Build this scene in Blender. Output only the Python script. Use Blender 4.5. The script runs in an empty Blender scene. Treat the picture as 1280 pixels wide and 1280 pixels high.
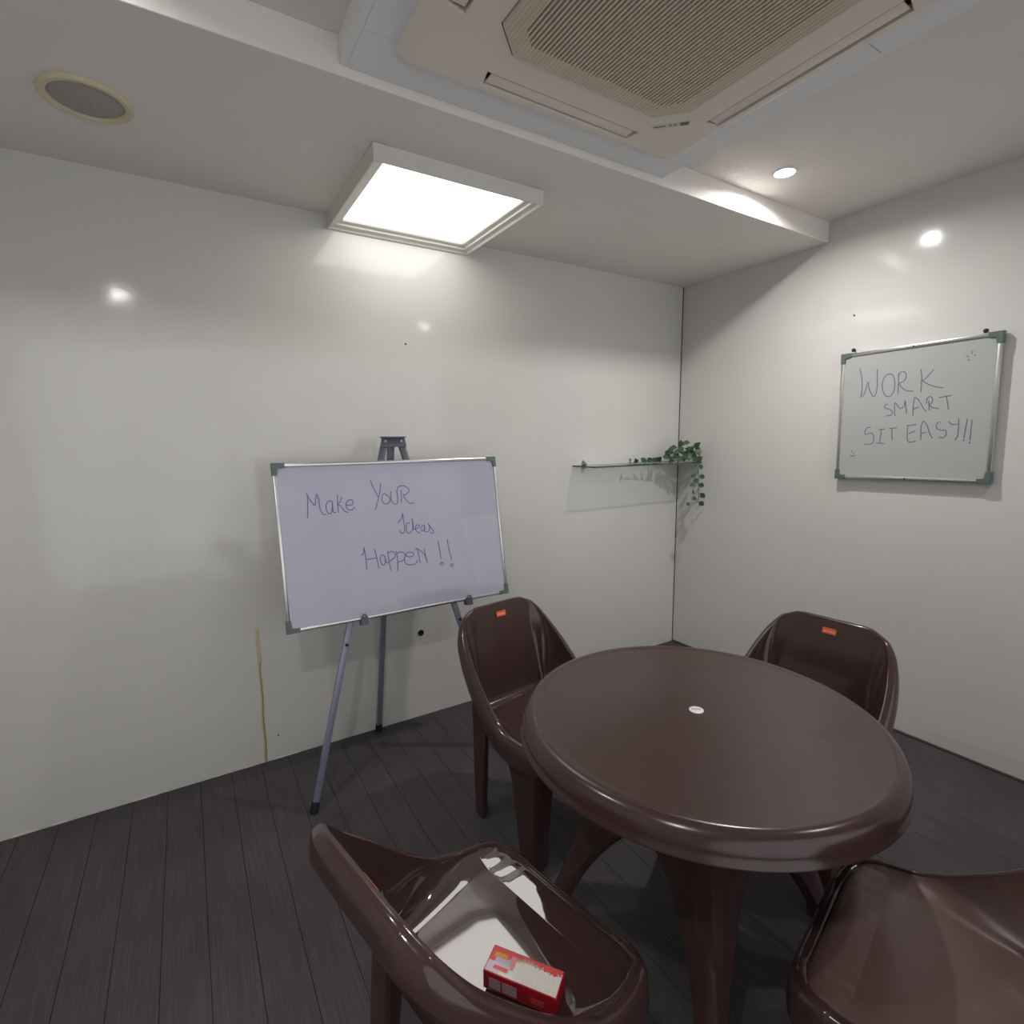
import bpy, bmesh, math, random
from mathutils import Vector, Matrix, Euler

random.seed(7)
SC = bpy.context.scene
COL = SC.collection

# ------------------------------------------------------------------ camera, world, exposure
cam_data = bpy.data.cameras.new('camera')
cam_data.sensor_width = 36.0
cam_data.lens = 658.76 / 1280 * 36.0
cam_data.clip_start = 0.02
cam = bpy.data.objects.new('camera', cam_data)
COL.objects.link(cam)
RIGHT = Vector((0.85058, -0.52574, -0.0105))
UP = Vector((0.08091, 0.11113, 0.99051))
FWD = Vector((0.51958, 0.84336, -0.13706))
cam.matrix_world = Matrix(((RIGHT.x, UP.x, -FWD.x, -2.7341),
                           (RIGHT.y, UP.y, -FWD.y, -2.3677),
                           (RIGHT.z, UP.z, -FWD.z, 1.3753),
                           (0, 0, 0, 1)))
SC.camera = cam
world = bpy.data.worlds.new('world')
world.use_nodes = True
world.node_tree.nodes['Background'].inputs[0].default_value = (0.95, 0.97, 1.0, 1)
world.node_tree.nodes['Background'].inputs[1].default_value = 0.75   # daylight beyond the glazed front of the room
SC.world = world
SC.view_settings.view_transform = 'Standard'
SC.view_settings.look = 'None'
SC.view_settings.gamma = 1.0
SC.view_settings.use_curve_mapping = False
SC.view_settings.exposure = 0.88
PANEL_STRENGTH = 2.0        # radiance of the ceiling light's diffuser
DOWNLIGHT_STRENGTH = 36.0   # radiance of the downlights' lenses at wide angles
DOWNLIGHT_WATTS = 4.8       # their main beam

# room (corner of back and right wall at the origin, room in -x, -y)
XL, YR = -3.9, -3.5
ZS, ZC, YS = 2.30, 2.395, -0.877   # soffit height, ceiling height, soffit depth

# pen strokes in half millimetres from the board centre
EASEL_WRITING = [[(-719,395),(-717,349),(-729,209)],[(-716,383),(-697,340),(-670,300),(-660,341),(-647,384),(-636,343),(-635,293),(-626,248),(-608,225),(-590,226)],[(-536,301),(-539,321),(-558,326),(-578,312),(-587,290),(-586,258),(-574,230),(-555,233),(-542,271),(-537,309),(-539,251),(-529,232),(-517,237)],[(-493,373),(-499,299),(-498,228)],[(-464,351),(-479,313),(-501,289),(-478,285),(-465,261),(-448,236),(-420,226)],[(-436,286),(-387,284),(-379,310),(-389,324),(-417,320),(-435,298),(-437,274),(-423,251),(-397,243),(-380,254),(-367,265)],[(-225,471),(-207,409),(-185,361),(-171,330)],[(-143,444),(-154,380),(-172,323),(-192,268),(-208,230)],[(-107,346),(-123,357),(-139,338),(-145,305),(-131,276),(-104,272),(-81,288),(-77,313),(-92,335),(-115,352)],[(-63,370),(-70,317),(-59,279),(-29,262),(-13,292),(-12,346),(-14,363),(-7,391),(10,409),(45,411),(74,399),(94,377),(87,357),(63,337),(41,336),(53,304),(74,273),(99,261),(131,265)],[(24,377),(24,335),(15,273)],[(-31,106),(1,141),(19,180),(18,129),(23,81),(20,30),(3,17),(-15,26),(-24,49)],[(72,94),(49,97),(37,65),(38,28),(56,13),(81,28),(95,59),(95,133)],[(95,133),(100,73),(101,40),(122,49)],[(113,46),(145,51),(155,68),(136,76),(119,61),(120,31),(137,13),(156,9)],[(198,64),(178,66),(167,37),(173,18),(190,28),(202,64),(197,20),(212,9),(228,9)],[(233,80),(255,40),(278,8),(266,-8),(243,0)],[(230,9),(243,41),(238,68)],[(-355,-120),(-334,-106),(-328,-61),(-322,-147),(-323,-241)],[(-247,-81),(-232,-165),(-226,-244)],[(-320,-160),(-230,-157)],[(-170,-153),(-189,-137),(-206,-161),(-202,-205),(-180,-221),(-166,-186),(-168,-146),(-158,-204),(-142,-204)],[(-140,-111),(-137,-190),(-128,-274)],[(-137,-130),(-106,-119),(-79,-144),(-91,-176),(-137,-197)],[(-68,-122),(-65,-206),(-72,-286)],[(-67,-142),(-31,-133),(2,-154),(-10,-200),(-60,-212)],[(8,-165),(34,-182),(70,-179),(79,-160),(59,-146),(24,-148),(-2,-180),(-4,-214),(14,-242),(56,-250),(92,-244),(104,-218)],[(94,-128),(112,-123),(123,-189),(128,-245)],[(115,-125),(172,-175),(192,-252)],[(177,-131),(182,-190),(193,-253)],[(307,-79),(315,-164),(321,-235)],[(395,-71),(402,-168),(419,-262)],[(311,-266),(337,-271),(332,-287),(310,-283),(311,-268)],[(402,-292),(427,-295),(423,-312),(402,-309),(402,-294)]]
WALL_WRITING = [[(-424,439),(-401,344),(-393,262),(-398,177),(-370,208),(-347,306),(-332,242),(-292,168),(-268,244),(-277,411)],[(-173,362),(-210,339),(-228,276),(-215,204),(-190,166),(-157,163),(-132,204),(-128,274),(-145,339),(-176,362)],[(-103,356),(-100,258),(-98,173)],[(-102,328),(-91,362),(-60,362),(-44,329),(-54,288),(-92,264),(-61,219),(-28,196),(21,190)],[(63,368),(73,283),(73,174)],[(154,355),(112,299),(66,260)],[(80,267),(129,233),(177,209),(231,196)],[(-171,93),(-193,87),(-195,62),(-161,49),(-134,26),(-138,-6),(-186,-11)],[(-111,-14),(-117,100),(-79,52),(-45,64),(-39,113),(-22,-1)],[(27,-20),(27,115),(44,128),(77,84),(102,35),(125,8)],[(27,35),(68,51)],[(144,16),(135,101)],[(119,75),(124,119),(146,131),(163,106),(154,73),(140,64),(168,38),(212,26)],[(207,118),(292,129)],[(257,123),(277,16)],[(-298,-110),(-335,-113),(-344,-169),(-294,-160),(-270,-197),(-282,-257),(-346,-261)],[(-234,-131),(-185,-126)],[(-209,-128),(-219,-252)],[(-249,-252),(-179,-258)],[(-149,-124),(-86,-119)],[(-127,-123),(-121,-230)],[(-14,-106),(60,-97)],[(-7,-104),(2,-239),(64,-241)],[(3,-176),(53,-153)],[(98,-231),(95,-119),(109,-73),(138,-112),(157,-172),(181,-218)],[(96,-175),(136,-167)],[(231,-90),(210,-89),(203,-130),(233,-152),(268,-157),(274,-194),(252,-216),(224,-210)],[(285,-83),(311,-110),(348,-109)],[(351,-65),(355,-191),(336,-240)],[(408,-71),(395,-224)],[(438,-80),(436,-244)],[(392,-236),(399,-242),(393,-246)],[(429,-258),(439,-260),(433,-266)],[(407,463),(399,442)],[(427,433),(416,426)],[(365,431),(384,425)],[(381,408),(388,390)],[(-453,-318),(-456,-340)],[(-430,-337),(-435,-351)],[(-467,-370),(-418,-370)]]

# ------------------------------------------------------------------ helpers
def lin(c):
    return tuple((v / 12.92 if v <= 0.04045 else ((v + 0.055) / 1.055) ** 2.4) for v in c)

def rgb(r, g, b):
    return lin((r / 255, g / 255, b / 255)) + (1,)

def mat(name, color, rough=0.5, metal=0.0, spec=0.5, coat=0.0, coat_rough=0.05):
    m = bpy.data.materials.new(name)
    m.use_nodes = True
    b = m.node_tree.nodes['Principled BSDF']
    b.inputs['Base Color'].default_value = color
    b.inputs['Roughness'].default_value = rough
    b.inputs['Metallic'].default_value = metal
    b.inputs['Specular IOR Level'].default_value = spec
    b.inputs['Coat Weight'].default_value = coat
    b.inputs['Coat Roughness'].default_value = coat_rough
    return m

def nd(m, typ, **kw):
    n = m.node_tree.nodes.new(typ)
    for k, v in kw.items():
        setattr(n, k, v)
    return n

def lk(m, a, b):
    m.node_tree.links.new(a, b)

def noise(m, scale=(1, 1, 1), nscale=5.0, detail=3.0, rough=0.5, world=False):
    tc = nd(m, 'ShaderNodeNewGeometry' if world else 'ShaderNodeTexCoord')
    mp = nd(m, 'ShaderNodeMapping')
    mp.inputs['Scale'].default_value = scale
    lk(m, tc.outputs['Position' if world else 'Object'], mp.inputs['Vector'])
    n = nd(m, 'ShaderNodeTexNoise')
    n.inputs['Scale'].default_value = nscale
    n.inputs['Detail'].default_value = detail
    n.inputs['Roughness'].default_value = rough
    lk(m, mp.outputs['Vector'], n.inputs['Vector'])
    return n

def ramp(m, fac, stops):
    r = nd(m, 'ShaderNodeValToRGB')
    el = r.color_ramp.elements
    el[0].position, el[0].color = stops[0][0], stops[0][1]
    el[1].position, el[1].color = stops[-1][0], stops[-1][1]
    for p, c in stops[1:-1]:
        e = el.new(p)
        e.color = c
    lk(m, fac, r.inputs['Fac'])
    return r

def bump(m, height, strength=0.1, dist=0.01, prev=None):
    b = nd(m, 'ShaderNodeBump')
    b.inputs['Strength'].default_value = strength
    b.inputs['Distance'].default_value = dist
    lk(m, height, b.inputs['Height'])
    if prev is not None:
        lk(m, prev.outputs['Normal'], b.inputs['Normal'])
    lk(m, b.outputs['Normal'], m.node_tree.nodes['Principled BSDF'].inputs['Normal'])
    return b

def pb(m):
    return m.node_tree.nodes['Principled BSDF']

def link(name, me, material=None, parent=None, smooth=None):
    o = bpy.data.objects.new(name, me)
    COL.objects.link(o)
    if material is not None:
        me.materials.append(material)
    if parent is not None:
        o.parent = parent
    if smooth is not None:
        me.shade_smooth()
        me.set_sharp_from_angle(angle=math.radians(smooth))
    return o

def obj(name, bm, material=None, parent=None, smooth=35):
    bmesh.ops.recalc_face_normals(bm, faces=bm.faces)
    me = bpy.data.meshes.new(name)
    bm.to_mesh(me)
    bm.free()
    return link(name, me, material, parent, smooth)

def thing(name, label, cat, loc=(0, 0, 0), rotz=0.0, group=None):
    o = bpy.data.objects.new(name, None)
    o.empty_display_size = 0.1
    COL.objects.link(o)
    o.location = loc
    o.rotation_euler = (0, 0, rotz)
    o['label'] = label
    o['category'] = cat
    if group:
        o['group'] = group
    return o

def tag(o, label, cat, group=None):
    o['label'] = label
    o['category'] = cat
    if group:
        o['group'] = group
    return o

def struct(o, label=None):
    o['kind'] = 'structure'
    if label:
        o['label'] = label
    return o

def add_box(bm, x0, x1, y0, y1, z0, z1, bev=0.0, seg=2, mtx=None):
    vs = [bm.verts.new(v) for v in ((x0, y0, z0), (x1, y0, z0), (x1, y1, z0), (x0, y1, z0),
                                    (x0, y0, z1), (x1, y0, z1), (x1, y1, z1), (x0, y1, z1))]
    fs = [bm.faces.new([vs[i] for i in f]) for f in ((0, 3, 2, 1), (4, 5, 6, 7), (0, 1, 5, 4), (1, 2, 6, 5), (2, 3, 7, 6), (3, 0, 4, 7))]
    geo = vs
    if bev > 0:
        r = bmesh.ops.bevel(bm, geom=list({e for f in fs for e in f.edges}), offset=bev, segments=seg, affect='EDGES', profile=0.5)
        geo = list({v for f in r['faces'] for v in f.verts} | {v for v in vs if v.is_valid})
    if mtx is not None:
        bmesh.ops.transform(bm, matrix=mtx, verts=geo)
    return geo

def box(name, dims, material, parent=None, bev=0.0, seg=2, mtx=None):
    bm = bmesh.new()
    add_box(bm, *dims, bev=bev, seg=seg, mtx=mtx)
    return obj(name, bm, material, parent)

def add_lathe(bm, prof, n=48, cap0=False, cap1=False, c=(0, 0, 0)):
    rings = []
    for r, z in prof:
        if r < 1e-6:
            rings.append([bm.verts.new((c[0], c[1], c[2] + z))])
        else:
            rings.append([bm.verts.new((c[0] + r * math.cos(2 * math.pi * i / n), c[1] + r * math.sin(2 * math.pi * i / n), c[2] + z)) for i in range(n)])
    for a, b in zip(rings, rings[1:]):
        for i in range(n):
            j = (i + 1) % n
            if len(a) == 1:
                bm.faces.new((a[0], b[i], b[j]))
            elif len(b) == 1:
                bm.faces.new((a[i], a[j], b[0]))
            else:
                bm.faces.new((a[i], a[j], b[j], b[i]))
    if cap0 and len(rings[0]) > 1:
        bm.faces.new(rings[0])
    if cap1 and len(rings[-1]) > 1:
        bm.faces.new(rings[-1])

def add_tube(bm, pts, r, n=8, radii=None):
    pts = [Vector(p) for p in pts]
    rings = []
    for i, p in enumerate(pts):
        t = (pts[min(i + 1, len(pts) - 1)] - pts[max(i - 1, 0)]).normalized()
        a = t.orthogonal() if i == 0 else (prev - t * prev.dot(t))
        a.normalize()
        prev = a
        b = t.cross(a)
        rr = radii[i] if radii else r
        rings.append([bm.verts.new(p + a * rr * math.cos(2 * math.pi * k / n) + b * rr * math.sin(2 * math.pi * k / n)) for k in range(n)])
    for a, b in zip(rings, rings[1:]):
        for k in range(n):
            bm.faces.new((a[k], a[(k + 1) % n], b[(k + 1) % n], b[k]))
    bm.faces.new(rings[0])
    bm.faces.new(list(reversed(rings[-1])))

def add_bar(bm, p0, p1, w, d, up=(0, 1, 0), bev=0.0):
    """rectangular bar from p0 to p1, width w across, depth d along up"""
    p0, p1 = Vector(p0), Vector(p1)
    t = p1 - p0
    L = t.length
    t.normalize()
    u = Vector(up)
    u = (u - t * u.dot(t)).normalized()
    s = t.cross(u)
    m = Matrix((s, u, t)).transposed().to_4x4()
    m.translation = p0
    add_box(bm, -w / 2, w / 2, -d / 2, d / 2, 0, L, bev=bev, mtx=m)

def catmull(pts, n):
    """n samples along a Catmull-Rom curve through pts (tuples of any length)"""
    k = len(pts) - 1
    out = []
    for i in range(n):
        t = i / (n - 1) * k
        s = min(int(t), k - 1)
        f = t - s
        p = [pts[max(s - 1, 0)], pts[s], pts[s + 1], pts[min(s + 2, k)]]
        out.append(tuple(0.5 * (2 * b + (c - a) * f + (2 * a - 5 * b + 4 * c - d) * f * f + (3 * b - a - 3 * c + d) * f ** 3) for a, b, c, d in zip(*p)))
    return out

# ------------------------------------------------------------------ materials
M_wall = mat('wall_laminate', rgb(205, 203, 196), 0.1, spec=0.5)
n = noise(M_wall, (1, 1, 1), 1.3, 2.0)
r = ramp(M_wall, n.outputs['Fac'], [(0.3, rgb(213, 211, 207)), (0.7, rgb(218, 216, 210))])
lk(M_wall, r.outputs['Color'], pb(M_wall).inputs['Base Color'])
n1 = noise(M_wall, (1, 1, 1), 4.0, 1.5)
b1 = bump(M_wall, n1.outputs['Fac'], 0.12, 0.02)
n2 = noise(M_wall, (1, 1, 1), 60.0, 2.0)
bump(M_wall, n2.outputs['Fac'], 0.04, 0.002, b1)

M_ceil = mat('ceiling_paint', rgb(238, 233, 227), 0.75, spec=0.25)
n = noise(M_ceil, (1, 1, 1), 85.0, 3.0)
bump(M_ceil, n.outputs['Fac'], 0.4, 0.004)
M_boxpaint = mat('white_box_paint', rgb(240, 241, 243), 0.55)
M_floor_gap = mat('floor_underlay', rgb(40, 36, 40), 0.9)

M_floor = mat('carpet_plank', rgb(66, 60, 64), 0.7, spec=0.25)
nA = noise(M_floor, (90, 1.5, 1), 3.0, 4.0, 0.65, True)
rA = ramp(M_floor, nA.outputs['Fac'], [(0.25, rgb(64, 61, 64)), (0.5, rgb(77, 73, 76)), (0.75, rgb(90, 85, 88))])
nB = noise(M_floor, (1, 1, 1), 2.2, 4.0, 0.6, True)
rB = ramp(M_floor, nB.outputs['Fac'], [(0.3, (0.78, 0.78, 0.82, 1)), (0.75, (1.15, 1.1, 1.08, 1))])
mx = nd(M_floor, 'ShaderNodeMix', data_type='RGBA', blend_type='MULTIPLY')
mx.inputs['Factor'].default_value = 1.0
lk(M_floor, rA.outputs['Color'], mx.inputs[6])
lk(M_floor, rB.outputs['Color'], mx.inputs[7])
nS = noise(M_floor, (1, 1.6, 1), 3.1, 6.0, 0.7, True)          # worn pale scuffs
rS = ramp(M_floor, nS.outputs['Fac'], [(0.66, (0, 0, 0, 1)), (0.8, (0.4, 0.4, 0.4, 1))])
mx2 = nd(M_floor, 'ShaderNodeMix', data_type='RGBA')
lk(M_floor, rS.outputs['Color'], mx2.inputs['Factor'])
lk(M_floor, mx.outputs[2], mx2.inputs[6])
mx2.inputs[7].default_value = rgb(118, 108, 112)
lk(M_floor, mx2.outputs[2], pb(M_floor).inputs['Base Color'])
nC = noise(M_floor, (160, 40, 1), 4.0, 3.0)
bump(M_floor, nC.outputs['Fac'], 0.5, 0.002)

def plastic(name, rough, dust=0.0, col=(69, 51, 49)):
    m = mat(name, rgb(*col), rough, spec=0.5)
    n = noise(m, (1, 1, 1), 9.0, 5.0, 0.65)
    r = ramp(m, n.outputs['Fac'], [(0.35, rgb(*col)), (0.62, rgb(*[c * 1.03 for c in col])), (0.8, rgb(*[c * 1.03 + (120 - c) * dust for c in col]))])
    lk(m, r.outputs['Color'], pb(m).inputs['Base Color'])
    rr = nd(m, 'ShaderNodeMapRange')
    rr.inputs['To Min'].default_value = rough * 0.8
    rr.inputs['To Max'].default_value = rough * 1.3
    lk(m, n.outputs['Fac'], rr.inputs['Value'])
    lk(m, rr.outputs['Result'], pb(m).inputs['Roughness'])
    return m

M_chair = plastic('brown_plastic', 0.13)
M_chair_dusty = plastic('brown_plastic_scuffed', 0.3, 0.9, (106, 81, 77))
M_chair_glossy = plastic('brown_plastic_polished', 0.045)
pb(M_chair_glossy).inputs['Specular IOR Level'].default_value = 1.0
pb(M_chair_glossy).inputs['Coat Weight'].default_value = 1.0
pb(M_chair_glossy).inputs['Coat Roughness'].default_value = 0.03
M_table = plastic('brown_table_plastic', 0.2, 0.0, (66, 48, 45))
M_alu = mat('aluminium', rgb(214, 214, 212), 0.3, 1.0)
M_cap = mat('grey_green_corner_plastic', rgb(92, 108, 103), 0.45)
M_board_blue = mat('whiteboard_lilac', rgb(180, 179, 196), 0.12)
M_board_grey = mat('whiteboard_grey', rgb(180, 183, 180), 0.16)
M_ink = mat('blue_marker', rgb(88, 96, 150), 0.5)
M_ink2 = mat('grey_blue_marker', rgb(98, 108, 132), 0.5)
M_reflection_paint = mat('painted_wall_reflection', rgb(186, 185, 199), 0.25)  # paler board tone, colour stands in for a reflection
M_easel = mat('easel_blue_grey_metal', rgb(138, 142, 164), 0.35, 0.3)
M_easel_dark = mat('easel_dark_metal', rgb(96, 96, 112), 0.4, 0.2)
M_rubber = mat('black_rubber', rgb(22, 22, 26), 0.7)
M_steel = mat('steel', rgb(168, 168, 166), 0.3, 1.0)
M_dark = mat('dark_recess', rgb(38, 36, 34), 0.8)
M_cream = mat('cream_plastic', rgb(222, 210, 176), 0.45)
M_cass = mat('aged_white_plastic', rgb(238, 228, 217), 0.45)
M_grille = mat('beige_grille_plastic', rgb(222, 205, 187), 0.5)
M_spkgrey = mat('speaker_grey_mesh', rgb(172, 167, 162), 0.6)
n = noise(M_spkgrey, (1, 1, 1), 700.0, 1.0)
bump(M_spkgrey, n.outputs['Fac'], 0.5, 0.002)
M_orange = mat('orange_sticker', rgb(238, 104, 62), 0.5)
M_orange_print = mat('orange_sticker_print', rgb(250, 176, 140), 0.5)
M_white = mat('white_sticker', rgb(232, 228, 230), 0.4)
M_greyprint = mat('grey_print', rgb(140, 138, 140), 0.5)
M_lcd = mat('green_display', rgb(74, 88, 80), 0.3)
M_seal = mat('aged_sealant', rgb(202, 191, 148), 0.6)
M_leaf = mat('artificial_leaf', rgb(58, 92, 60), 0.45)
n = noise(M_leaf, (1, 1, 1), 40.0, 2.0)
r = ramp(M_leaf, n.outputs['Fac'], [(0.3, rgb(44, 66, 48)), (0.7, rgb(78, 106, 80))])
lk(M_leaf, r.outputs['Color'], pb(M_leaf).inputs['Base Color'])
M_stem = mat('vine_stem', rgb(64, 84, 56), 0.6)
M_glass = bpy.data.materials.new('shelf_glass')      # clear pane: mostly see-through, mirror by Fresnel
M_glass.use_nodes = True
M_glass.node_tree.nodes.remove(pb(M_glass))
tr_ = nd(M_glass, 'ShaderNodeBsdfTransparent')
tr_.inputs['Color'].default_value = (0.92, 0.97, 0.95, 1)
gl_ = nd(M_glass, 'ShaderNodeBsdfGlossy')
gl_.inputs['Roughness'].default_value = 0.02
fr_ = nd(M_glass, 'ShaderNodeFresnel')
fr_.inputs['IOR'].default_value = 1.45
ms_ = nd(M_glass, 'ShaderNodeMixShader')
lk(M_glass, fr_.outputs[0], ms_.inputs[0])
lk(M_glass, tr_.outputs[0], ms_.inputs[1])
lk(M_glass, gl_.outputs[0], ms_.inputs[2])
lk(M_glass, ms_.outputs[0], M_glass.node_tree.nodes['Material Output'].inputs['Surface'])
M_pane = M_glass.copy()
M_pane.name = 'window_glass'
[nn for nn in M_pane.node_tree.nodes if nn.type == 'BSDF_TRANSPARENT'][0].inputs['Color'].default_value = (0.96, 0.96, 0.96, 1)
M_glass_edge = mat('green_glass_edge', rgb(58, 96, 84), 0.1)

def emitter(name, color, strength):
    m = bpy.data.materials.new(name)
    m.use_nodes = True
    nt = m.node_tree
    nt.nodes.clear()
    e = nt.nodes.new('ShaderNodeEmission')
    e.inputs['Color'].default_value = color
    e.inputs['Strength'].default_value = strength
    o = nt.nodes.new('ShaderNodeOutputMaterial')
    nt.links.new(e.outputs[0], o.inputs['Surface'])
    return m

M_panel = emitter('lit_diffuser', (1.0, 0.97, 0.91, 1), PANEL_STRENGTH)
M_lamp = emitter('lit_lamp', (1.0, 0.98, 0.97, 1), DOWNLIGHT_STRENGTH)
M_lamp_dim = emitter('dim_lamp', (1.0, 0.98, 0.97, 1), DOWNLIGHT_STRENGTH * 0.15)

# ------------------------------------------------------------------ room
floor = struct(box('floor', (XL - 0.1, 0.1, YR - 0.1, 0.1, -0.1, -0.004), M_floor_gap))
PW = 0.1114
bm = bmesh.new()
add_box(bm, 0.0006, PW - 0.0006, YR, -0.0006, -0.005, 0.0, bev=0.0008, seg=1)
o = obj('carpet_plank', bm, M_floor, floor, 30)
plank_me = o.data
o.location.x = XL
for i in range(1, int(round(-XL / PW))):
    o = link('carpet_plank', plank_me, None, floor)
    o.location.x = XL + i * PW

wall_back = struct(box('wall_back', (XL - 0.1, -0.0035, 0, 0.1, -0.02, ZC + 0.1), M_wall))
wall_right = struct(box('wall_right', (0, 0.1, YR - 0.1, -0.0035, -0.02, ZC + 0.1), M_wall))
wall_left = struct(box('wall_left', (XL - 0.1, XL, YR - 0.1, -0.001, -0.02, ZC + 0.1), M_wall))
# fully glazed front of the room, behind the camera: sill and head with five panes between
WX0, WX1, WZ0, WZ1 = XL + 0.02, -0.02, 0.06, 2.28
bm = bmesh.new()
add_box(bm, XL, WX0, YR - 0.1, YR, -0.02, ZC + 0.1)
add_box(bm, WX1, 0, YR - 0.1, YR, -0.02, ZC + 0.1)
add_box(bm, WX0, WX1, YR - 0.1, YR, -0.02, WZ0)
add_box(bm, WX0, WX1, YR - 0.1, YR, WZ1, ZC + 0.1)
wall_front = struct(obj('wall_front', bm, M_wall))
bm = bmesh.new()
add_box(bm, WX0, WX1, YR - 0.08, YR - 0.02, WZ0, WZ0 + 0.04); add_box(bm, WX0, WX1, YR - 0.08, YR - 0.02, WZ1 - 0.04, WZ1)
PW_ = (WX1 - WX0 - 0.03) / 5
for i in range(6):
    x = WX0 + PW_ * i
    add_box(bm, x, x + 0.03, YR - 0.08, YR - 0.02, WZ0 + 0.04, WZ1 - 0.04)
window = struct(obj('window_1', bm, M_alu))
for i in range(5):
    x = WX0 + PW_ * i
    box('pane', (x + 0.03, x + PW_, YR - 0.053, YR - 0.047, WZ0 + 0.04, WZ1 - 0.04), M_pane, window)
pl_ = bpy.data.lights.new('window_portal', 'AREA')
pl_.shape = 'RECTANGLE'
pl_.size, pl_.size_y = WX1 - WX0, WZ1 - WZ0
pl_.cycles.is_portal = True
po_ = bpy.data.objects.new('window_portal', pl_)
COL.objects.link(po_)
po_.location = ((WX0 + WX1) / 2, YR - 0.095, (WZ0 + WZ1) / 2)
po_.rotation_euler = (math.radians(90), 0, 0)
struct(box('trim_1', (-0.0034, 0.003, -0.0034, 0.003, 0, ZC), M_dark), 'dark open joint line in the corner between the back and right walls')
bm = bmesh.new()
add_box(bm, -0.009, -0.0002, YR + 0.01, -0.002, 0, 0.011, bev=0.003)
struct(obj('baseboard_right', bm, mat('brown_floor_edge', rgb(88, 78, 74), 0.6)), 'thin brown edge strip along the foot of the right wall')
# ragged pale sealant line at the foot of the back wall
bm = bmesh.new()
xx = -3.85
while xx < -2.5:
    l = random.uniform(0.03, 0.12)
    add_box(bm, xx, xx + l, -0.004, -0.0002, 0.0, random.uniform(0.003, 0.006), bev=0.001, seg=1)
    xx += l + random.uniform(0.02, 0.2)
struct(obj('baseboard_back', bm, mat('pale_sealant', rgb(214, 208, 196), 0.6)), 'broken pale sealant line along the foot of the back wall')

# small marks in the walls
def disc(name, r, mtx, material, parent, depth=0.002, dome=0.0):
    bm = bmesh.new()
    add_lathe(bm, [(r, 0), (r, depth * 0.5), (r * 0.8, depth + dome * 0.6), (0, depth + dome)], 20, cap0=True)
    bmesh.ops.transform(bm, matrix=mtx, verts=bm.verts)
    return obj(name, bm, material, parent)

def onback(x, z, y=0.0):
    return Matrix.Translation((x, y, z)) @ Matrix.Rotation(math.radians(90), 4, 'X')

def onright(y, z, x=0.0):
    return Matrix.Translation((x, y, z)) @ Matrix.Rotation(math.radians(-90), 4, 'Y')

bm = bmesh.new()
add_lathe(bm, [(0.0155, 0), (0.0155, 0.002), (0.0135, 0.0035), (0.0115, 0.002), (0.0105, 0.0006), (0, 0.0004)], 28, cap0=True)
bmesh.ops.transform(bm, matrix=onback(-1.812, 0.431), verts=bm.verts)
obj('cable_hole', bm, M_rubber, wall_back)['label'] = 'small round black hole low in the back wall'
disc('nail', 0.004, onback(-1.836, 1.81), M_dark, wall_back, 0.003)
disc('nail', 0.0035, onback(-2.485, 0.106), M_dark, wall_back, 0.003)
disc('nail', 0.004, onright(-1.02, 1.935), M_dark, wall_right, 0.003)

# ceiling: high slab over the room, lower soffit along the back wall made of two boards
ceiling = struct(box('ceiling', (XL - 0.1, 0.1, YR - 0.1, 0.1, ZC, ZC + 0.1), M_ceil))
for y0, y1 in ((YS, -0.5705), (-0.5695, -0.0005)):
    bm = bmesh.new()
    add_box(bm, XL, -0.0005, y0, y1, ZS, ZC, bev=0.0015, seg=1)
    obj('soffit_board', bm, M_ceil, ceiling)

# white boxed surround that drops from the ceiling around the air conditioner
AX0, AX1, AY0, AY1, AZ = -2.318, -1.148, -2.13, YS - 0.001, 2.325
t = 0.018
sur = struct(box('trim_2', (AX0, AX1, AY1 - t, AY1, AZ, ZC), M_boxpaint, None, 0.0015, 1), 'white boxed surround hanging from the ceiling around the air conditioner')
box('side_board', (AX0, AX1, AY0, AY0 + t, AZ, ZC), M_boxpaint, sur, 0.0015, 1)
box('side_board', (AX0, AX0 + t, AY0 + t, AY1 - t, AZ, ZC), M_boxpaint, sur, 0.0015, 1)
box('side_board', (AX1 - t, AX1, AY0 + t, AY1 - t, AZ, ZC), M_boxpaint, sur, 0.0015, 1)
CX, CY, CH = -1.737, -1.480, 0.482         # cassette centre and half size
for d in ((AX0 + t, AX1 - t, CY + CH - 0.03, AY1 - t), (AX0 + t, AX1 - t, AY0 + t, CY - CH + 0.03),
          (AX0 + t, CX - CH + 0.03, CY - CH + 0.031, CY + CH - 0.031), (CX + CH - 0.03, AX1 - t, CY - 0.13, CY + CH - 0.031),
          (CX + CH - 0.03, AX1 - t, CY - CH + 0.031, CY - 0.133)):
    box('bottom_board', (*d, AZ, AZ + 0.012), M_boxpaint, sur)

# ------------------------------------------------------------------ cassette air conditioner
ac = thing('air_conditioner', 'white square ceiling cassette air conditioner with a beige slatted intake grille', 'air conditioner', (CX, CY, AZ))
def rounded_square(h, rad, n=6):
    pts = []
    for k, (sx, sy) in enumerate(((1, 1), (-1, 1), (-1, -1), (1, -1))):
        for i in range(n + 1):
            a = math.radians(90 * k + 90 * i / n)
            pts.append((sx * (h - rad) + rad * math.cos(a), sy * (h - rad) + rad * math.sin(a)))
    return pts
def octagon(h, c):
    return [(h, h - c), (h - c, h), (-h + c, h), (-h, h - c), (-h, -h + c), (-h + c, -h), (h - c, -h), (h, -h + c)]
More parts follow.
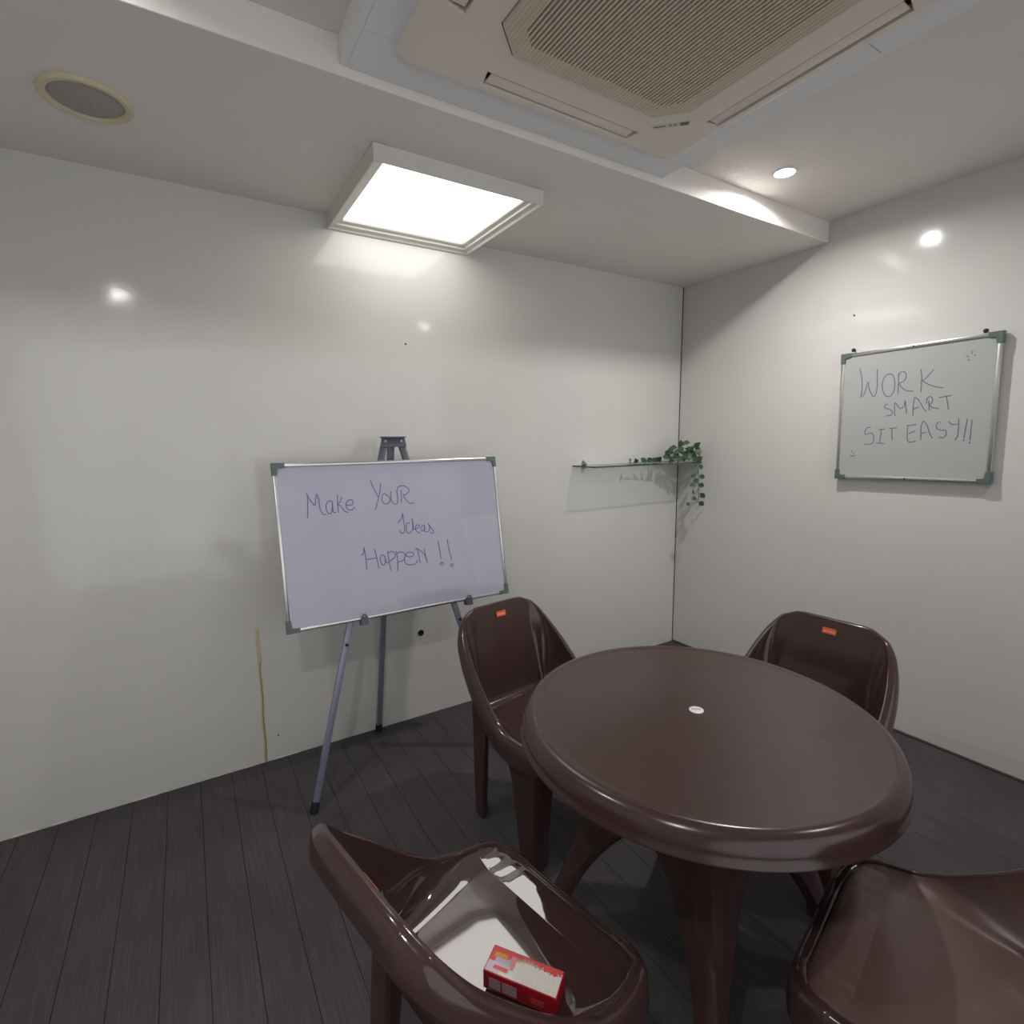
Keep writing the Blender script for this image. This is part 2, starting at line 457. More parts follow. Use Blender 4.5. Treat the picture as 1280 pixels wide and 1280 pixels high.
# panel: four trapezoid sides around the octagonal grille, with slots for the louvres cut out
GH, GC = 0.312, 0.072      # grille half size, chamfer
FI, FO, FL = 0.396, 0.446, 0.265   # louvre slot inner/outer distance from the centre, half length
bm = bmesh.new()
zb = -0.026
outer = rounded_square(CH, 0.035)
rim = [bm.verts.new((x, y, 0.0)) for x, y in outer]
rim2 = [bm.verts.new((x, y, zb + 0.014)) for x, y in outer]
rimb = [bm.verts.new((x * 0.992, y * 0.992, zb + 0.006)) for x, y in outer]
rimc = [bm.verts.new((x * 0.975, y * 0.975, zb + 0.0015)) for x, y in outer]
rim3 = [bm.verts.new((x * 0.95, y * 0.95, zb)) for x, y in outer]
N = len(outer)
for a, b in ((rim, rim2), (rim2, rimb), (rimb, rimc), (rimc, rim3)):
    for i in range(N):
        j = (i + 1) % N
        bm.faces.new((a[i], a[j], b[j], b[i]))
es = [e for e in bm.edges if e.verts[0] in rim3 and e.verts[1] in rim3]
inner = [bm.verts.new((x, y, zb)) for x, y in octagon(GH + 0.003, GC)]
for i in range(8):
    es.append(bm.edges.new((inner[i], inner[(i + 1) % 8])))
holes = []
for k in range(4):
    c, s = round(math.cos(k * math.pi / 2)), round(math.sin(k * math.pi / 2))
    pts = [(FI, -FL), (FO, -FL + 0.012), (FO, FL - 0.012), (FI, FL)]
    vs = [bm.verts.new((c * x - s * y, s * x + c * y, zb)) for x, y in pts]
    for i in range(4):
        es.append(bm.edges.new((vs[i], vs[(i + 1) % 4])))
    holes.append(vs)
bmesh.ops.triangle_fill(bm, edges=es, use_beauty=True, use_dissolve=False)
kill = []
def inside(p):
    x, y = p.x, p.y
    if abs(x) < GH and abs(y) < GH and abs(x) + abs(y) < 2 * GH - GC:
        return True
    for k in range(4):
        u, v = (abs(x), abs(y)) if k % 2 == 0 else (abs(y), abs(x))
        if FI < u < FO and v < FL - 0.012 * (u - FI) / (FO - FI) - 1e-4:
            return True
    return False
for f in bm.faces:
    if abs(f.normal.z) > 0.9 and inside(f.calc_center_median()) and all(abs(v.co.z - zb) < 1e-5 for v in f.verts):
        kill.append(f)
bmesh.ops.delete(bm, geom=kill, context='FACES')
# walls of the slots and of the grille opening
for loop in holes + [inner]:
    low = [bm.verts.new((v.co.x, v.co.y, zb + 0.02)) for v in loop]
    for i in range(len(loop)):
        j = (i + 1) % len(loop)
        bm.faces.new((loop[i], loop[j], low[j], low[i]))
o = obj('panel', bm, M_cass, ac, 40)
box('recess', (-0.46, 0.46, -0.46, 0.46, zb + 0.019, zb + 0.024), mat('shaded_cavity', rgb(58, 50, 45), 0.8), ac)
for k in range(4):
    R = Matrix.Rotation(k * math.pi / 2, 4, 'Z')
    bm = bmesh.new()
    add_box(bm, FI + 0.007, FO - 0.007, -FL + 0.016, FL - 0.016, zb + 0.003, zb + 0.007, bev=0.0015, mtx=R @ Matrix.Translation((0, 0, 0)) )
    obj('louvre', bm, M_cass, ac)
# grille: octagonal rim, ribs across it and slats over a dark cavity
bm = bmesh.new()
ring = [octagon(GH, GC), octagon(GH - 0.048, GC * 0.62)]
for z0, z1 in ((zb - 0.0045, zb + 0.004),):
    a = [bm.verts.new((x, y, z0)) for x, y in ring[0]]
    b = [bm.verts.new((x, y, z0)) for x, y in ring[1]]
    c = [bm.verts.new((x, y, z1)) for x, y in ring[0]]
    d = [bm.verts.new((x, y, z1)) for x, y in ring[1]]
    for i in range(8):
        j = (i + 1) % 8
        bm.faces.new((a[i], a[j], b[j], b[i])); bm.faces.new((c[i], c[j], d[j], d[i]))
        bm.faces.new((a[i], a[j], c[j], c[i])); bm.faces.new((b[i], b[j], d[j], d[i]))
grille = obj('intake_grille', bm, M_grille, ac)
ns = 56
for i in range(ns):
    x = -GH + 0.006 + (2 * GH - 0.012) * i / (ns - 1)
    hl = min(GH - 0.002, 2 * GH - GC - abs(x) - 0.002)
    bm = bmesh.new()
    add_box(bm, x - 0.0027, x + 0.0027, -hl, hl, zb - 0.0055, zb + 0.003)
    obj('slat', bm, M_grille, grille)
for y in (-0.13, 0.13):
    box('cross_rib', (-GH + 0.03, GH - 0.03, y - 0.002, y + 0.002, zb + 0.0035, zb + 0.008), M_grille, grille)
# control label on the corner nearest the back wall
lm = Matrix.Translation((0.318, 0.318, zb - 0.0005)) @ Matrix.Rotation(math.radians(-45), 4, 'Z')
lab = box('control_label', (-0.055, 0.055, -0.010, 0.010, -0.0005, 0.0004), mat('label_plate', rgb(212, 206, 200), 0.45), ac, mtx=lm)
box('display', (0.026, 0.05, -0.008, 0.008, -0.0009, -0.0003), M_lcd, lab, mtx=lm)
box('print_line', (-0.05, -0.016, -0.0025, 0.0015, -0.0008, -0.0003), mat('dark_print', rgb(86, 80, 82), 0.5), lab, mtx=lm)
for x in (-0.002, 0.012):
    box('icon', (x - 0.003, x + 0.003, -0.006, 0.005, -0.0008, -0.0003), M_greyprint, lab, mtx=lm)

# ------------------------------------------------------------------ square light panel
LX0, LX1, LY0, LY1, LZ = -2.158, -1.512, -0.632, -0.002, 2.243
lp = thing('light_panel', 'lit square ceiling light in a white box frame above the easel', 'ceiling light', ((LX0 + LX1) / 2, (LY0 + LY1) / 2, LZ))
def ringbox(bm, x0, x1, y0, y1, w, z0, z1):
    add_box(bm, x0, x1, y0, y0 + w, z0, z1); add_box(bm, x0, x1, y1 - w, y1, z0, z1)
    add_box(bm, x0, x0 + w, y0 + w, y1 - w, z0, z1); add_box(bm, x1 - w, x1, y0 + w, y1 - w, z0, z1)
hx, hy = (LX1 - LX0) / 2, (LY1 - LY0) / 2
bm = bmesh.new()
def frame_prof(bm, prof):
    rings = [[bm.verts.new((sx * (hx - i), sy * (hy - i), z)) for sx, sy in ((-1, -1), (1, -1), (1, 1), (-1, 1))] for i, z in prof]
    for a, b in zip(rings, rings[1:]):
        for k in range(4):
            bm.faces.new((a[k], a[(k + 1) % 4], b[(k + 1) % 4], b[k]))
frame_prof(bm, [(0.0, 0.052), (0.0, 0.001), (0.001, 0.0), (0.006, 0.0), (0.007, 0.001), (0.011, 0.008), (0.030, 0.013), (0.031, 0.020), (0.049, 0.025), (0.052, 0.031), (0.052, 0.042), (0.02, 0.052), (0.0, 0.052)])
obj('frame', bm, mat('light_frame_white', rgb(222, 220, 212), 0.4), lp, 20)
box('diffuser', (-hx + 0.0525, hx - 0.0525, -hy + 0.0525, hy - 0.0525, 0.032, 0.040), M_panel, lp)
box('mounting_plate', (-hx + 0.03, hx - 0.03, -hy + 0.03, hy - 0.03, 0.0525, 0.0568), M_ceil, lp)

# ------------------------------------------------------------------ downlights
def downlight(x, y, label, watts=1.0, lens=None):
    d = thing('downlight', label, 'downlight', (x, y, ZC), 0, 'recessed downlights')
    bm = bmesh.new()
    add_lathe(bm, [(0.046, 0), (0.046, -0.003), (0.044, -0.0045), (0.040, -0.005), (0.036, -0.004), (0.036, 0.0)], 40)
    obj('trim_ring', bm, M_boxpaint, d)
    bm = bmesh.new()
    add_lathe(bm, [(0, -0.0016), (0.0355, -0.0012), (0.0355, -0.0002), (0, -0.0002)], 40)
    obj('lamp', bm, lens or M_lamp, d)
    l = bpy.data.lights.new('lamp_beam', 'AREA')
    l.shape = 'DISK'
    l.size = 0.068
    l.energy = DOWNLIGHT_WATTS * watts
    l.spread = math.radians(164)
    l.color = (1.0, 0.98, 0.97)
    o = bpy.data.objects.new('lamp_beam', l)
    COL.objects.link(o)
    o.parent = d
    o.location = (0, 0, -0.002)
downlight(-0.655, -1.047, 'small round lit downlight in the ceiling near the right wall', 1.2)
downlight(-0.78, -2.32, 'dimmer round downlight towards the front right of the room', 0.45, M_lamp_dim)
downlight(-3.0, -1.05, 'lit round downlight beyond the left end of the air conditioner', 0.5)
downlight(-3.04, -2.33, 'lit round downlight towards the front left of the room', 0.75)

# ------------------------------------------------------------------ ceiling speaker
sp = thing('ceiling_speaker', 'round ceiling speaker with grey mesh and a cream ring, upper left', 'speaker', (-2.882, -0.435, ZS))
bm = bmesh.new()
add_lathe(bm, [(0.104, 0), (0.104, -0.006), (0.101, -0.010), (0.094, -0.011), (0.086, -0.008), (0.083, -0.003), (0.083, 0)], 64)
obj('ring', bm, M_cream, sp)
bm = bmesh.new()
add_lathe(bm, [(0.083, -0.004), (0.075, -0.006), (0.055, -0.0085), (0.05, -0.0095), (0.03, -0.0105), (0.012, -0.011), (0.0105, -0.009), (0, -0.009)], 64)
obj('mesh_cover', bm, M_spkgrey, sp)

# ------------------------------------------------------------------ yellowed strip on the back wall
bm = bmesh.new()
pts = [(-2.5355, 0.6), (-2.537, 0.54), (-2.534, 0.47), (-2.538, 0.42), (-2.536, 0.3), (-2.540, 0.2), (-2.538, 0.1), (-2.542, 0.004)]
wd = [0.006, 0.0075, 0.008, 0.0055, 0.006, 0.0055, 0.006, 0.0065]
pts = catmull([(a, b, c) for (a, b), c in zip(pts, wd)], 40)
L = []
for i, (x, z, w) in enumerate(pts):
    w *= random.uniform(0.85, 1.15)
    L.append([bm.verts.new(v) for v in ((x - w, 0, z), (x - w * 0.8, -0.003, z), (x + w * 0.8, -0.003, z), (x + w, 0, z))])
for a, b in zip(L, L[1:]):
    for k in range(3):
        bm.faces.new((a[k], a[k + 1], b[k + 1], b[k]))
bm.faces.new(L[0]); bm.faces.new(L[-1])
strip = tag(obj('sealant_strip', bm, M_seal), 'narrow yellowed strip running down the back wall to the floor', 'strip')
bm = bmesh.new()
add_tube(bm, [(x + 0.0015, -0.0032, z) for x, z, w in pts if z < 0.46], 0.0013, 6)
obj('dark_seam', bm, mat('dirt_seam', rgb(92, 84, 60), 0.7), strip)

# ------------------------------------------------------------------ whiteboards
def ribbon(bm, pts, w, z):
    """flat pen stroke in the local xy plane"""
    pts = [Vector((p[0], p[1])) for p in pts]
    if len(pts) > 2:
        pts = [Vector(p) for p in catmull([tuple(p) for p in pts], (len(pts) - 1) * 5 + 1)]
    vs = []
    for i, p in enumerate(pts):
        t = pts[min(i + 1, len(pts) - 1)] - pts[max(i - 1, 0)]
        if t.length < 1e-7:
            t = Vector((1, 0))
        t.normalize()
        nn = Vector((-t.y, t.x)) * w * 0.5
        vs.append([bm.verts.new((*(p + nn), z)), bm.verts.new((*(p - nn), z)), bm.verts.new((*(p + nn * 0.7), z + 0.0003)), bm.verts.new((*(p - nn * 0.7), z + 0.0003))])
    for a, b in zip(vs, vs[1:]):
        bm.faces.new((a[2], a[3], b[3], b[2])); bm.faces.new((a[0], a[2], b[2], b[0])); bm.faces.new((a[3], a[1], b[1], b[3]))

def whiteboard(root, w, h, m_panel, writing, m_ink, pen, rail=0.013, d=0.02):
    """local frame: x right, y up, z out of the board; back at z=0"""
    hw, hh = w / 2, h / 2
    pz = d - 0.005
    p = box('writing_panel', (-hw + 0.004, hw - 0.004, -hh + 0.004, hh - 0.004, 0.001, pz), m_panel, root)
    for sx in (-1, 1):
        bm = bmesh.new()
        add_box(bm, sx * hw - (rail if sx > 0 else 0), sx * hw + (rail if sx < 0 else 0), -hh + 0.02, hh - 0.02, 0, d, bev=0.004)
        obj('frame_rail', bm, M_alu, root)
        bm = bmesh.new()
        add_box(bm, -hw + 0.02, hw - 0.02, sx * hh - (rail if sx > 0 else 0), sx * hh + (rail if sx < 0 else 0), 0, d, bev=0.004)
        obj('frame_rail', bm, M_alu, root)
        for sy in (-1, 1):
            bm = bmesh.new()
            c = 0.044; t = rail + 0.002
            out = [(0.002, 0.002), (-c, 0.002), (-c - 0.003, -t * 0.5), (-c, -t), (-t - 0.003, -t), (-t, -t - 0.003), (-t, -c), (-t * 0.5, -c - 0.003), (0.002, -c)]
            a = [bm.verts.new((sx * (hw + x), sy * (hh + y), -0.0008)) for x, y in out]
            b = [bm.verts.new((sx * (hw + x), sy * (hh + y), d + 0.0015)) for x, y in out]
            k = len(out)
            bm.faces.new(a); bm.faces.new(b)
            for i in range(k):
                bm.faces.new((a[i], a[(i + 1) % k], b[(i + 1) % k], b[i]))
            bmesh.ops.bevel(bm, geom=[e for e in bm.edges if all(v.co.z > d for v in e.verts)], offset=0.002, segments=2, affect='EDGES')
            obj('corner_cap', bm, M_cap, root)
    for st in writing:
        bm = bmesh.new()
        ribbon(bm, [(x / 2000, y / 2000) for x, y in st], pen, pz + 0.0002)
        obj('pen_stroke', bm, m_ink, p)
    return p

SL = 0.1726
tilt = math.atan(SL)
eb = thing('whiteboard', 'large lilac-white whiteboard resting on the easel, reading Make YouR Ideas Happen', 'whiteboard')
def eplane(x, s, off=0.0):
    """point on the sloping easel front plane: x, distance s up the slope, offset towards the room"""
    k = math.hypot(1, SL)
    z = s / k
    return Vector((x, -0.47 + SL * z, z)) + Vector((0, -1, SL)).normalized() * off
c0 = eplane(-1.993, 0.9992, -0.015)
ex = Vector((1, 0, 0)); ey = Vector((0, SL, 1)).normalized(); ez = ex.cross(ey)
mm = Matrix((ex, ey, ez)).transposed().to_4x4()
mm.translation = c0
eb.matrix_world = mm
EBW, EBH = 0.946, 0.628
p = whiteboard(eb, EBW, EBH, M_board_blue, EASEL_WRITING, M_ink, 0.0034)
bm = bmesh.new()  # mirrored bright right wall, painted on the board as a paler patch
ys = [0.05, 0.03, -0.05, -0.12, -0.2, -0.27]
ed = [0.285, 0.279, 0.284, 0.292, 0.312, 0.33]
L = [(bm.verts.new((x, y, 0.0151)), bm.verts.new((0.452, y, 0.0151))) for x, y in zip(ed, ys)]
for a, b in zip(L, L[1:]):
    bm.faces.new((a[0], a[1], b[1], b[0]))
obj('painted_reflection_patch', bm, M_reflection_paint, p)['label'] = 'paler painted reflection of the right wall, on the right of the board'
for x in (-0.415, -0.338):
    bm = bmesh.new()
    add_tube(bm, [(x + 0.010 * math.cos(a), -EBH / 2 - 0.004 + 0.009 * math.sin(a), 0.004) for a in [i * math.pi * 2 / 16 for i in range(17)]], 0.0012, 6)
    obj('hanging_ring', bm, M_steel, eb)

wb = thing('whiteboard', 'grey-white square whiteboard hanging on the right wall, reading WORK SMART SIT EASY', 'whiteboard')
mm = (Matrix.Translation((-0.010, -1.292, 1.468)) @ Matrix(((0, 0, -1, 0), (-1, 0, 0, 0), (0, 1, 0, 0), (0, 0, 0, 1))) @ Matrix.Rotation(math.radians(1.0), 4, 'Z'))
wb.matrix_world = mm
p = whiteboard(wb, 0.588, 0.586, M_board_grey, [[(x, y) for x, y in st] for st in WALL_WRITING], M_ink2, 0.0036, rail=0.016, d=0.024)
for sy in (-1, 1):
    bm = bmesh.new()
    add_lathe(bm, [(0.0035, 0), (0.0035, 0.0015), (0, 0.0022)], 12)
    o = obj('rivet', bm, M_dark, wb)
    o.location = (0.0, sy * 0.285, 0.0238)
for y, z in ((-1.038, 1.772), (-1.522, 1.777)):
    bm = bmesh.new()
    add_lathe(bm, [(0.003, 0), (0.003, 0.018), (0.009, 0.018), (0.0085, 0.021), (0.004, 0.0225), (0, 0.0225)], 16)
    bmesh.ops.transform(bm, matrix=onright(y, z), verts=bm.verts)
    obj('hook_nail', bm, M_dark, wall_right)

# ------------------------------------------------------------------ easel
es_ = thing('easel', 'blue-grey metal tripod easel standing in front of the back wall', 'easel', (-1.99, -0.3, 0))
org = Vector((-1.99, -0.3, 0))
def loc(v):
    return Vector(v) - org
TOPZ = 1.385
OFFB = -0.036
aL, aR = eplane(-2.018, 1.40, OFFB), eplane(-1.952, 1.40, OFFB)
fL, fR = Vector((-2.432, -0.443, 0)), Vector((-1.62, -0.443, 0))
bk0, bk1 = Vector((-1.988, -0.192, 1.385)), Vector((-2.052, -0.026, 0))
for a, f, up in ((aL, fL, (0, -1, 0.2)), (aR, fR, (0, -1, 0.2)), (bk0, bk1, (0, 1, 0.2))):
    d = (a - f).normalized()
    bm = bmesh.new()
    add_bar(bm, loc(f + d * 0.03), loc(f + d * 0.78), 0.023, 0.020, up, 0.003)
    lg = obj('leg', bm, M_easel, es_)
    bm = bmesh.new()
    add_bar(bm, loc(f + d * 0.775), loc(a), 0.028, 0.017, up, 0.003)
    obj('upper_tube', bm, M_easel_dark, lg)
    bm = bmesh.new()
    n0 = Vector((d.x, d.y, d.z))
    add_tube(bm, [loc(f + d * 0.004), loc(f + d * 0.02), loc(f + d * 0.04)], 0.016, 12, [0.0165, 0.0155, 0.0145])
    for v in bm.verts:
        v.co.z = max(v.co.z, 0.0005)
    obj('rubber_foot', bm, M_rubber, lg)
    bm = bmesh.new()
    q = loc(f + d * 0.62)
    add_tube(bm, [q + Vector((0, -0.009, 0)), q + Vector((0, -0.016, 0.001))], 0.006, 10)
    obj('adjusting_button', bm, M_rubber, lg)
# head bracket with two bolts
bm = bmesh.new()
prof = [(-0.052, 1.372), (0.056, 1.372), (0.050, 1.416), (-0.050, 1.416)]
a = [bm.verts.new(loc(eplane(-1.985 + x, s, OFFB + 0.0125))) for x, s in prof]
b = [bm.verts.new(loc(eplane(-1.985 + x, s, OFFB + 0.0085))) for x, s in prof]
bm.faces.new(a); bm.faces.new(b)
for i in range(4):
    bm.faces.new((a[i], a[(i + 1) % 4], b[(i + 1) % 4], b[i]))
add_bar(bm, loc(eplane(-2.035, 1.413, OFFB + 0.0125)), loc(eplane(-1.935, 1.413, OFFB + 0.0125)), 0.004, 0.05, (0, 1, 0))
br = obj('head_bracket', bm, M_easel_dark, es_)
for x in (-2.02, -1.952):
    bm = bmesh.new()
    add_tube(bm, [loc(eplane(x, 1.396, OFFB + 0.012)), loc(eplane(x, 1.396, OFFB + 0.017))], 0.0055, 12)
    obj('bolt', bm, M_steel, br)
# board holders: small hooked brackets with a hole, under the lower rail
for x, s in ((-2.184, 0.687), (-1.722, 0.692)):
    bm = bmesh.new()
    s0 = 0.9992 - EBH / 2
    def q(dx, ds, off):
        return loc(eplane(x + dx, s0 + ds, off))
    sec = [(-0.004, 0.008), (-0.004, 0.026), (0.016, 0.026), (0.016, 0.023), (-0.001, 0.023), (-0.001, 0.008)]
    sec = [(-0.020, -0.004), (-0.020, 0.030), (0.012, 0.030), (0.012, 0.0268), (-0.003, 0.0268), (-0.003, -0.004)]
    a = [bm.verts.new(q(-0.014, ds, off - 0.018)) for ds, off in sec]
    b = [bm.verts.new(q(0.014, ds, off - 0.018)) for ds, off in sec]
    bm.faces.new(a); bm.faces.new(b)
    for i in range(6):
        bm.faces.new((a[i], a[(i + 1) % 6], b[(i + 1) % 6], b[i]))
    # eye above the hook
    cpt = [q(0.0075 * math.cos(k * math.pi / 8), 0.014 + 0.0075 * math.sin(k * math.pi / 8), 0.0105) for k in range(17)]
    add_tube(bm, cpt, 0.0032, 6)
    obj('board_holder', bm, M_easel_dark, es_)

# ------------------------------------------------------------------ glass shelf and ivy
sh = thing('glass_shelf', 'small clear glass corner shelf on the back wall', 'shelf', (-0.44, 0, 1.22))
bm = bmesh.new()
add_box(bm, -0.43, 0.4365, -0.19, -0.001, -0.004, 0.004, bev=0.001, seg=1)
o = obj('glass_plate', bm, M_glass, sh)
bm = bmesh.new()        # polished green edge along the front and the free end
add_box(bm, -0.4306, 0.4365, -0.1906, -0.1902, -0.0036, 0.0036)
add_box(bm, -0.4306, -0.4302, -0.1902, -0.001, -0.0036, 0.0036)
obj('glass_edge', bm, M_glass_edge, o)
for x in (-0.355, 0.36):
    bm = bmesh.new()
    add_box(bm, x - 0.008, x + 0.008, -0.026, -0.0005, 0.0045, 0.016, bev=0.002)
    add_box(bm, x - 0.008, x + 0.008, -0.026, -0.0005, -0.016, -0.0045, bev=0.002)
    add_box(bm, x - 0.008, x + 0.008, -0.004, -0.0005, -0.016, 0.03, bev=0.001)
    br = obj('clamp', bm, M_steel, sh)
    bm = bmesh.new()
    add_lathe(bm, [(0.004, 0), (0.004, 0.006), (0.003, 0.008), (0, 0.008)], 12)
    o = obj('screw', bm, M_steel, br)
    o.location = (x + 0.001, -0.015, 0.016)

iv = thing('ivy_garland', 'trailing artificial green ivy on the glass shelf, one strand hanging down', 'plant', (-0.16, -0.14, 1.2245))
ivo = Vector((-0.16, -0.14, 1.2245))
LEAF_TOP = [(-0.167, -0.161, 1.338), (-0.131, -0.176, 1.343), (-0.068, -0.203, 1.327), (-0.161, -0.163, 1.302), (-0.126, -0.178, 1.3), (-0.085, -0.195, 1.269), (-0.062, -0.205, 1.291), (-0.037, -0.215, 1.257), (-0.053, -0.207, 1.237), (-0.131, -0.174, 1.258), (-0.19, -0.149, 1.271), (-0.218, -0.137, 1.301), (-0.241, -0.127, 1.286), (-0.187, -0.151, 1.289), (-0.247, -0.124, 1.254), (-0.285, -0.107, 1.237), (-0.308, -0.097, 1.235), (-0.351, -0.09, 1.236), (-0.4, -0.09, 1.236), (-0.22, -0.136, 1.25), (-0.193, -0.147, 1.249), (-0.111, -0.183, 1.24), (-0.095, -0.191, 1.307), (-0.209, -0.141, 1.273), (-0.465, -0.09, 1.236), (-0.512, -0.09, 1.237), (-0.146, -0.168, 1.236), (-0.169, -0.158, 1.241), (-0.108, -0.185, 1.272), (-0.076, -0.198, 1.247)]
LEAF_HANG = [(-0.118, -0.225, 1.144), (-0.098, -0.225, 1.113), (-0.127, -0.225, 1.088), (-0.115, -0.225, 1.044), (-0.104, -0.225, 1.003), (-0.156, -0.225, 0.972), (-0.026, -0.225, 1.016), (-0.035, -0.225, 0.967), (-0.042, -0.225, 1.082), (-0.039, -0.225, 1.134), (-0.052, -0.225, 1.195), (-0.115, -0.225, 1.201)]
HANG = [(-0.15, -0.15, 1.238), (-0.11, -0.21, 1.238), (-0.085, -0.225, 1.192), (-0.072, -0.225, 1.136), (-0.069, -0.225, 1.067), (-0.062, -0.225, 1.006), (-0.075, -0.225, 0.975)]
FLAT = [(-0.52, -0.08, 1.229), (-0.4, -0.09, 1.23), (-0.3, -0.1, 1.23), (-0.2, -0.13, 1.232), (-0.15, -0.15, 1.238)]
UPS = [[(-0.15, -0.15, 1.238), (-0.17, -0.15, 1.28), (-0.165, -0.16, 1.325)], [(-0.15, -0.15, 1.238), (-0.11, -0.17, 1.28), (-0.07, -0.195, 1.315)],
       [(-0.2, -0.13, 1.232), (-0.22, -0.13, 1.26), (-0.23, -0.13, 1.285)], [(-0.14, -0.16, 1.238), (-0.08, -0.19, 1.25), (-0.045, -0.21, 1.25)]]
bm = bmesh.new()
stems = [catmull(FLAT, 24), catmull(HANG, 36)] + [catmull(u, 12) for u in UPS]
for s in stems:
    add_tube(bm, [Vector(p) - ivo for p in s], 0.0016, 6)
stem_o = obj('stem', bm, M_stem, iv)
# one leaf mesh: pointed oval with a folded midrib
bm = bmesh.new()
W = [0.0, 0.62, 0.95, 1.0, 0.78, 0.42, 0.0]
rows = []
for i, w in enumerate(W):
    y = i / 6
    z = -0.12 * (y - 0.4) ** 2
    if w == 0:
        rows.append([bm.verts.new((0, y, z))])
    else:
        rows.append([bm.verts.new((-0.31 * w, y, z + 0.06 * w)), bm.verts.new((0, y, z)), bm.verts.new((0.31 * w, y, z + 0.06 * w))])
for a, b in zip(rows, rows[1:]):
    if len(a) == 1:
        bm.faces.new((a[0], b[0], b[1])); bm.faces.new((a[0], b[1], b[2]))
    elif len(b) == 1:
        bm.faces.new((a[0], a[1], b[0])); bm.faces.new((a[1], a[2], b[0]))
    else:
        bm.faces.new((a[0], a[1], b[1], b[0])); bm.faces.new((a[1], a[2], b[2], b[1]))
bmesh.ops.recalc_face_normals(bm, faces=bm.faces)
leaf_me = bpy.data.meshes.new('leaf')
bm.to_mesh(leaf_me); bm.free()
leaf_me.materials.append(M_leaf)
leaf_me.shade_smooth()
allst = [Vector(p) for s in stems for p in s]
rl = random.Random(3)
def add_leaf(pt, size):
    pt = Vector(pt)
    base = min(allst, key=lambda q: (q - pt).length + abs(q.z - pt.z - 0.01) * 0.3)
    d = pt - base
    if d.length < 0.012:
        d = Vector((rl.uniform(-1, 1), rl.uniform(-1, 0.2), rl.uniform(-0.3, 1)))
    d = d.normalized() + Vector((rl.uniform(-0.35, 0.35), rl.uniform(-0.4, 0.2), rl.uniform(-0.5, 0.15)))
    d.normalize()
    nrm = Vector((rl.uniform(-1.3, -0.6), -1, rl.uniform(-0.1, 0.5)))
    s = d.cross(nrm).normalized()
    nrm = s.cross(d)
    o = link('leaf', leaf_me, None, iv)
    m = Matrix((s * size, d * size, nrm * size)).transposed().to_4x4()
    m.translation = pt - d * size * 0.5 - ivo
    return [o, m, base]
leaves = [add_leaf(q, rl.uniform(0.044, 0.056)) for q in LEAF_TOP] + [add_leaf(q, rl.uniform(0.044, 0.054)) for q in LEAF_HANG]
for i in range(16):
    q = rl.choice(LEAF_TOP[:24])
    leaves.append(add_leaf((q[0] + rl.uniform(-0.03, 0.03), min(q[1] + rl.uniform(0.0, 0.05), -0.06), max(q[2] + rl.uniform(-0.03, 0.005), 1.24)), rl.uniform(0.036, 0.05)))
for rec in leaves:       # keep leaves clear of the walls and the glass
    vs = [rec[1] @ v.co + ivo for v in leaf_me.vertices]
    mx_ = max(v.x for v in vs); my = max(v.y for v in vs); mz = min(v.z for v in vs)
    sh_ = Vector((min(0, -0.004 - mx_), min(0, -0.006 - my), 0))
    if min(v.y for v in vs) > -0.2 and mz < 1.2265:
        sh_.z = 1.2265 - mz
    rec[1] = Matrix.Translation(sh_) @ rec[1]
    rec[0].matrix_basis = rec[1]
# short stalks from each leaf to its stem, one twig object
bm = bmesh.new()
for o, m, base in leaves:
    a = base - ivo
    b = m.translation
    if (a - b).length > 0.004:
        add_tube(bm, [a, (a + b) / 2 + Vector((0, 0, 0.003)), b], 0.0009, 4)
st = obj('leaf_stalks', bm, M_stem, iv)
st['kind'] = 'stuff'

# ------------------------------------------------------------------ round table
TC = Vector((-1.699, -1.555, 0)); TZ = 0.70; TR = 0.436
tb = thing('round_table', 'round dark brown plastic table with a white disc at its centre', 'table', TC)
bm = bmesh.new()
add_lathe(bm, [(0, TZ), (0.2, TZ), (0.38, TZ - 0.0005), (0.396, TZ + 0.0008), (0.404, TZ + 0.002), (0.412, TZ + 0.0012), (0.4205, TZ - 0.0035), (0.4275, TZ - 0.011), (0.4325, TZ - 0.021), (TR - 0.0008, TZ - 0.033),
               (TR, TZ - 0.046), (TR + 0.0035, TZ - 0.050), (TR + 0.0035, TZ - 0.054), (TR - 0.004, TZ - 0.055), (TR - 0.006, TZ - 0.045), (0.40, TZ - 0.014), (0.3, TZ - 0.008), (0, TZ - 0.008)], 128)
obj('tabletop', bm, M_table, tb, 60)
bm = bmesh.new()
for k in range(6):
    R = Matrix.Rotation(k * math.pi / 6, 4, 'Z')
    add_box(bm, -0.395, 0.395, -0.0015, 0.0015, TZ - 0.035, TZ - 0.0085, mtx=R)
ribs = obj('underside_ribs', bm, M_table, tb)
ribs['kind'] = 'stuff'
bm = bmesh.new()
add_lathe(bm, [(0.0175, TZ + 0.0002), (0.0175, TZ + 0.0015), (0.016, TZ + 0.0022), (0, TZ + 0.0022)], 40)
cap = obj('centre_disc', bm, M_white, tb)
cap['label'] = 'small white printed disc at the table centre'
bm = bmesh.new()
for i, (x0, x1) in enumerate(((-0.011, -0.008), (-0.0065, -0.004), (-0.003, -0.001), (0.0, 0.003), (0.0045, 0.007), (0.008, 0.0105))):
    add_box(bm, x0, x1, -0.001 - 0.001 * (i % 2), 0.004, TZ + 0.0022, TZ + 0.0024, mtx=Matrix.Rotation(math.radians(-38), 4, 'Z'))
obj('print', bm, M_greyprint, cap)
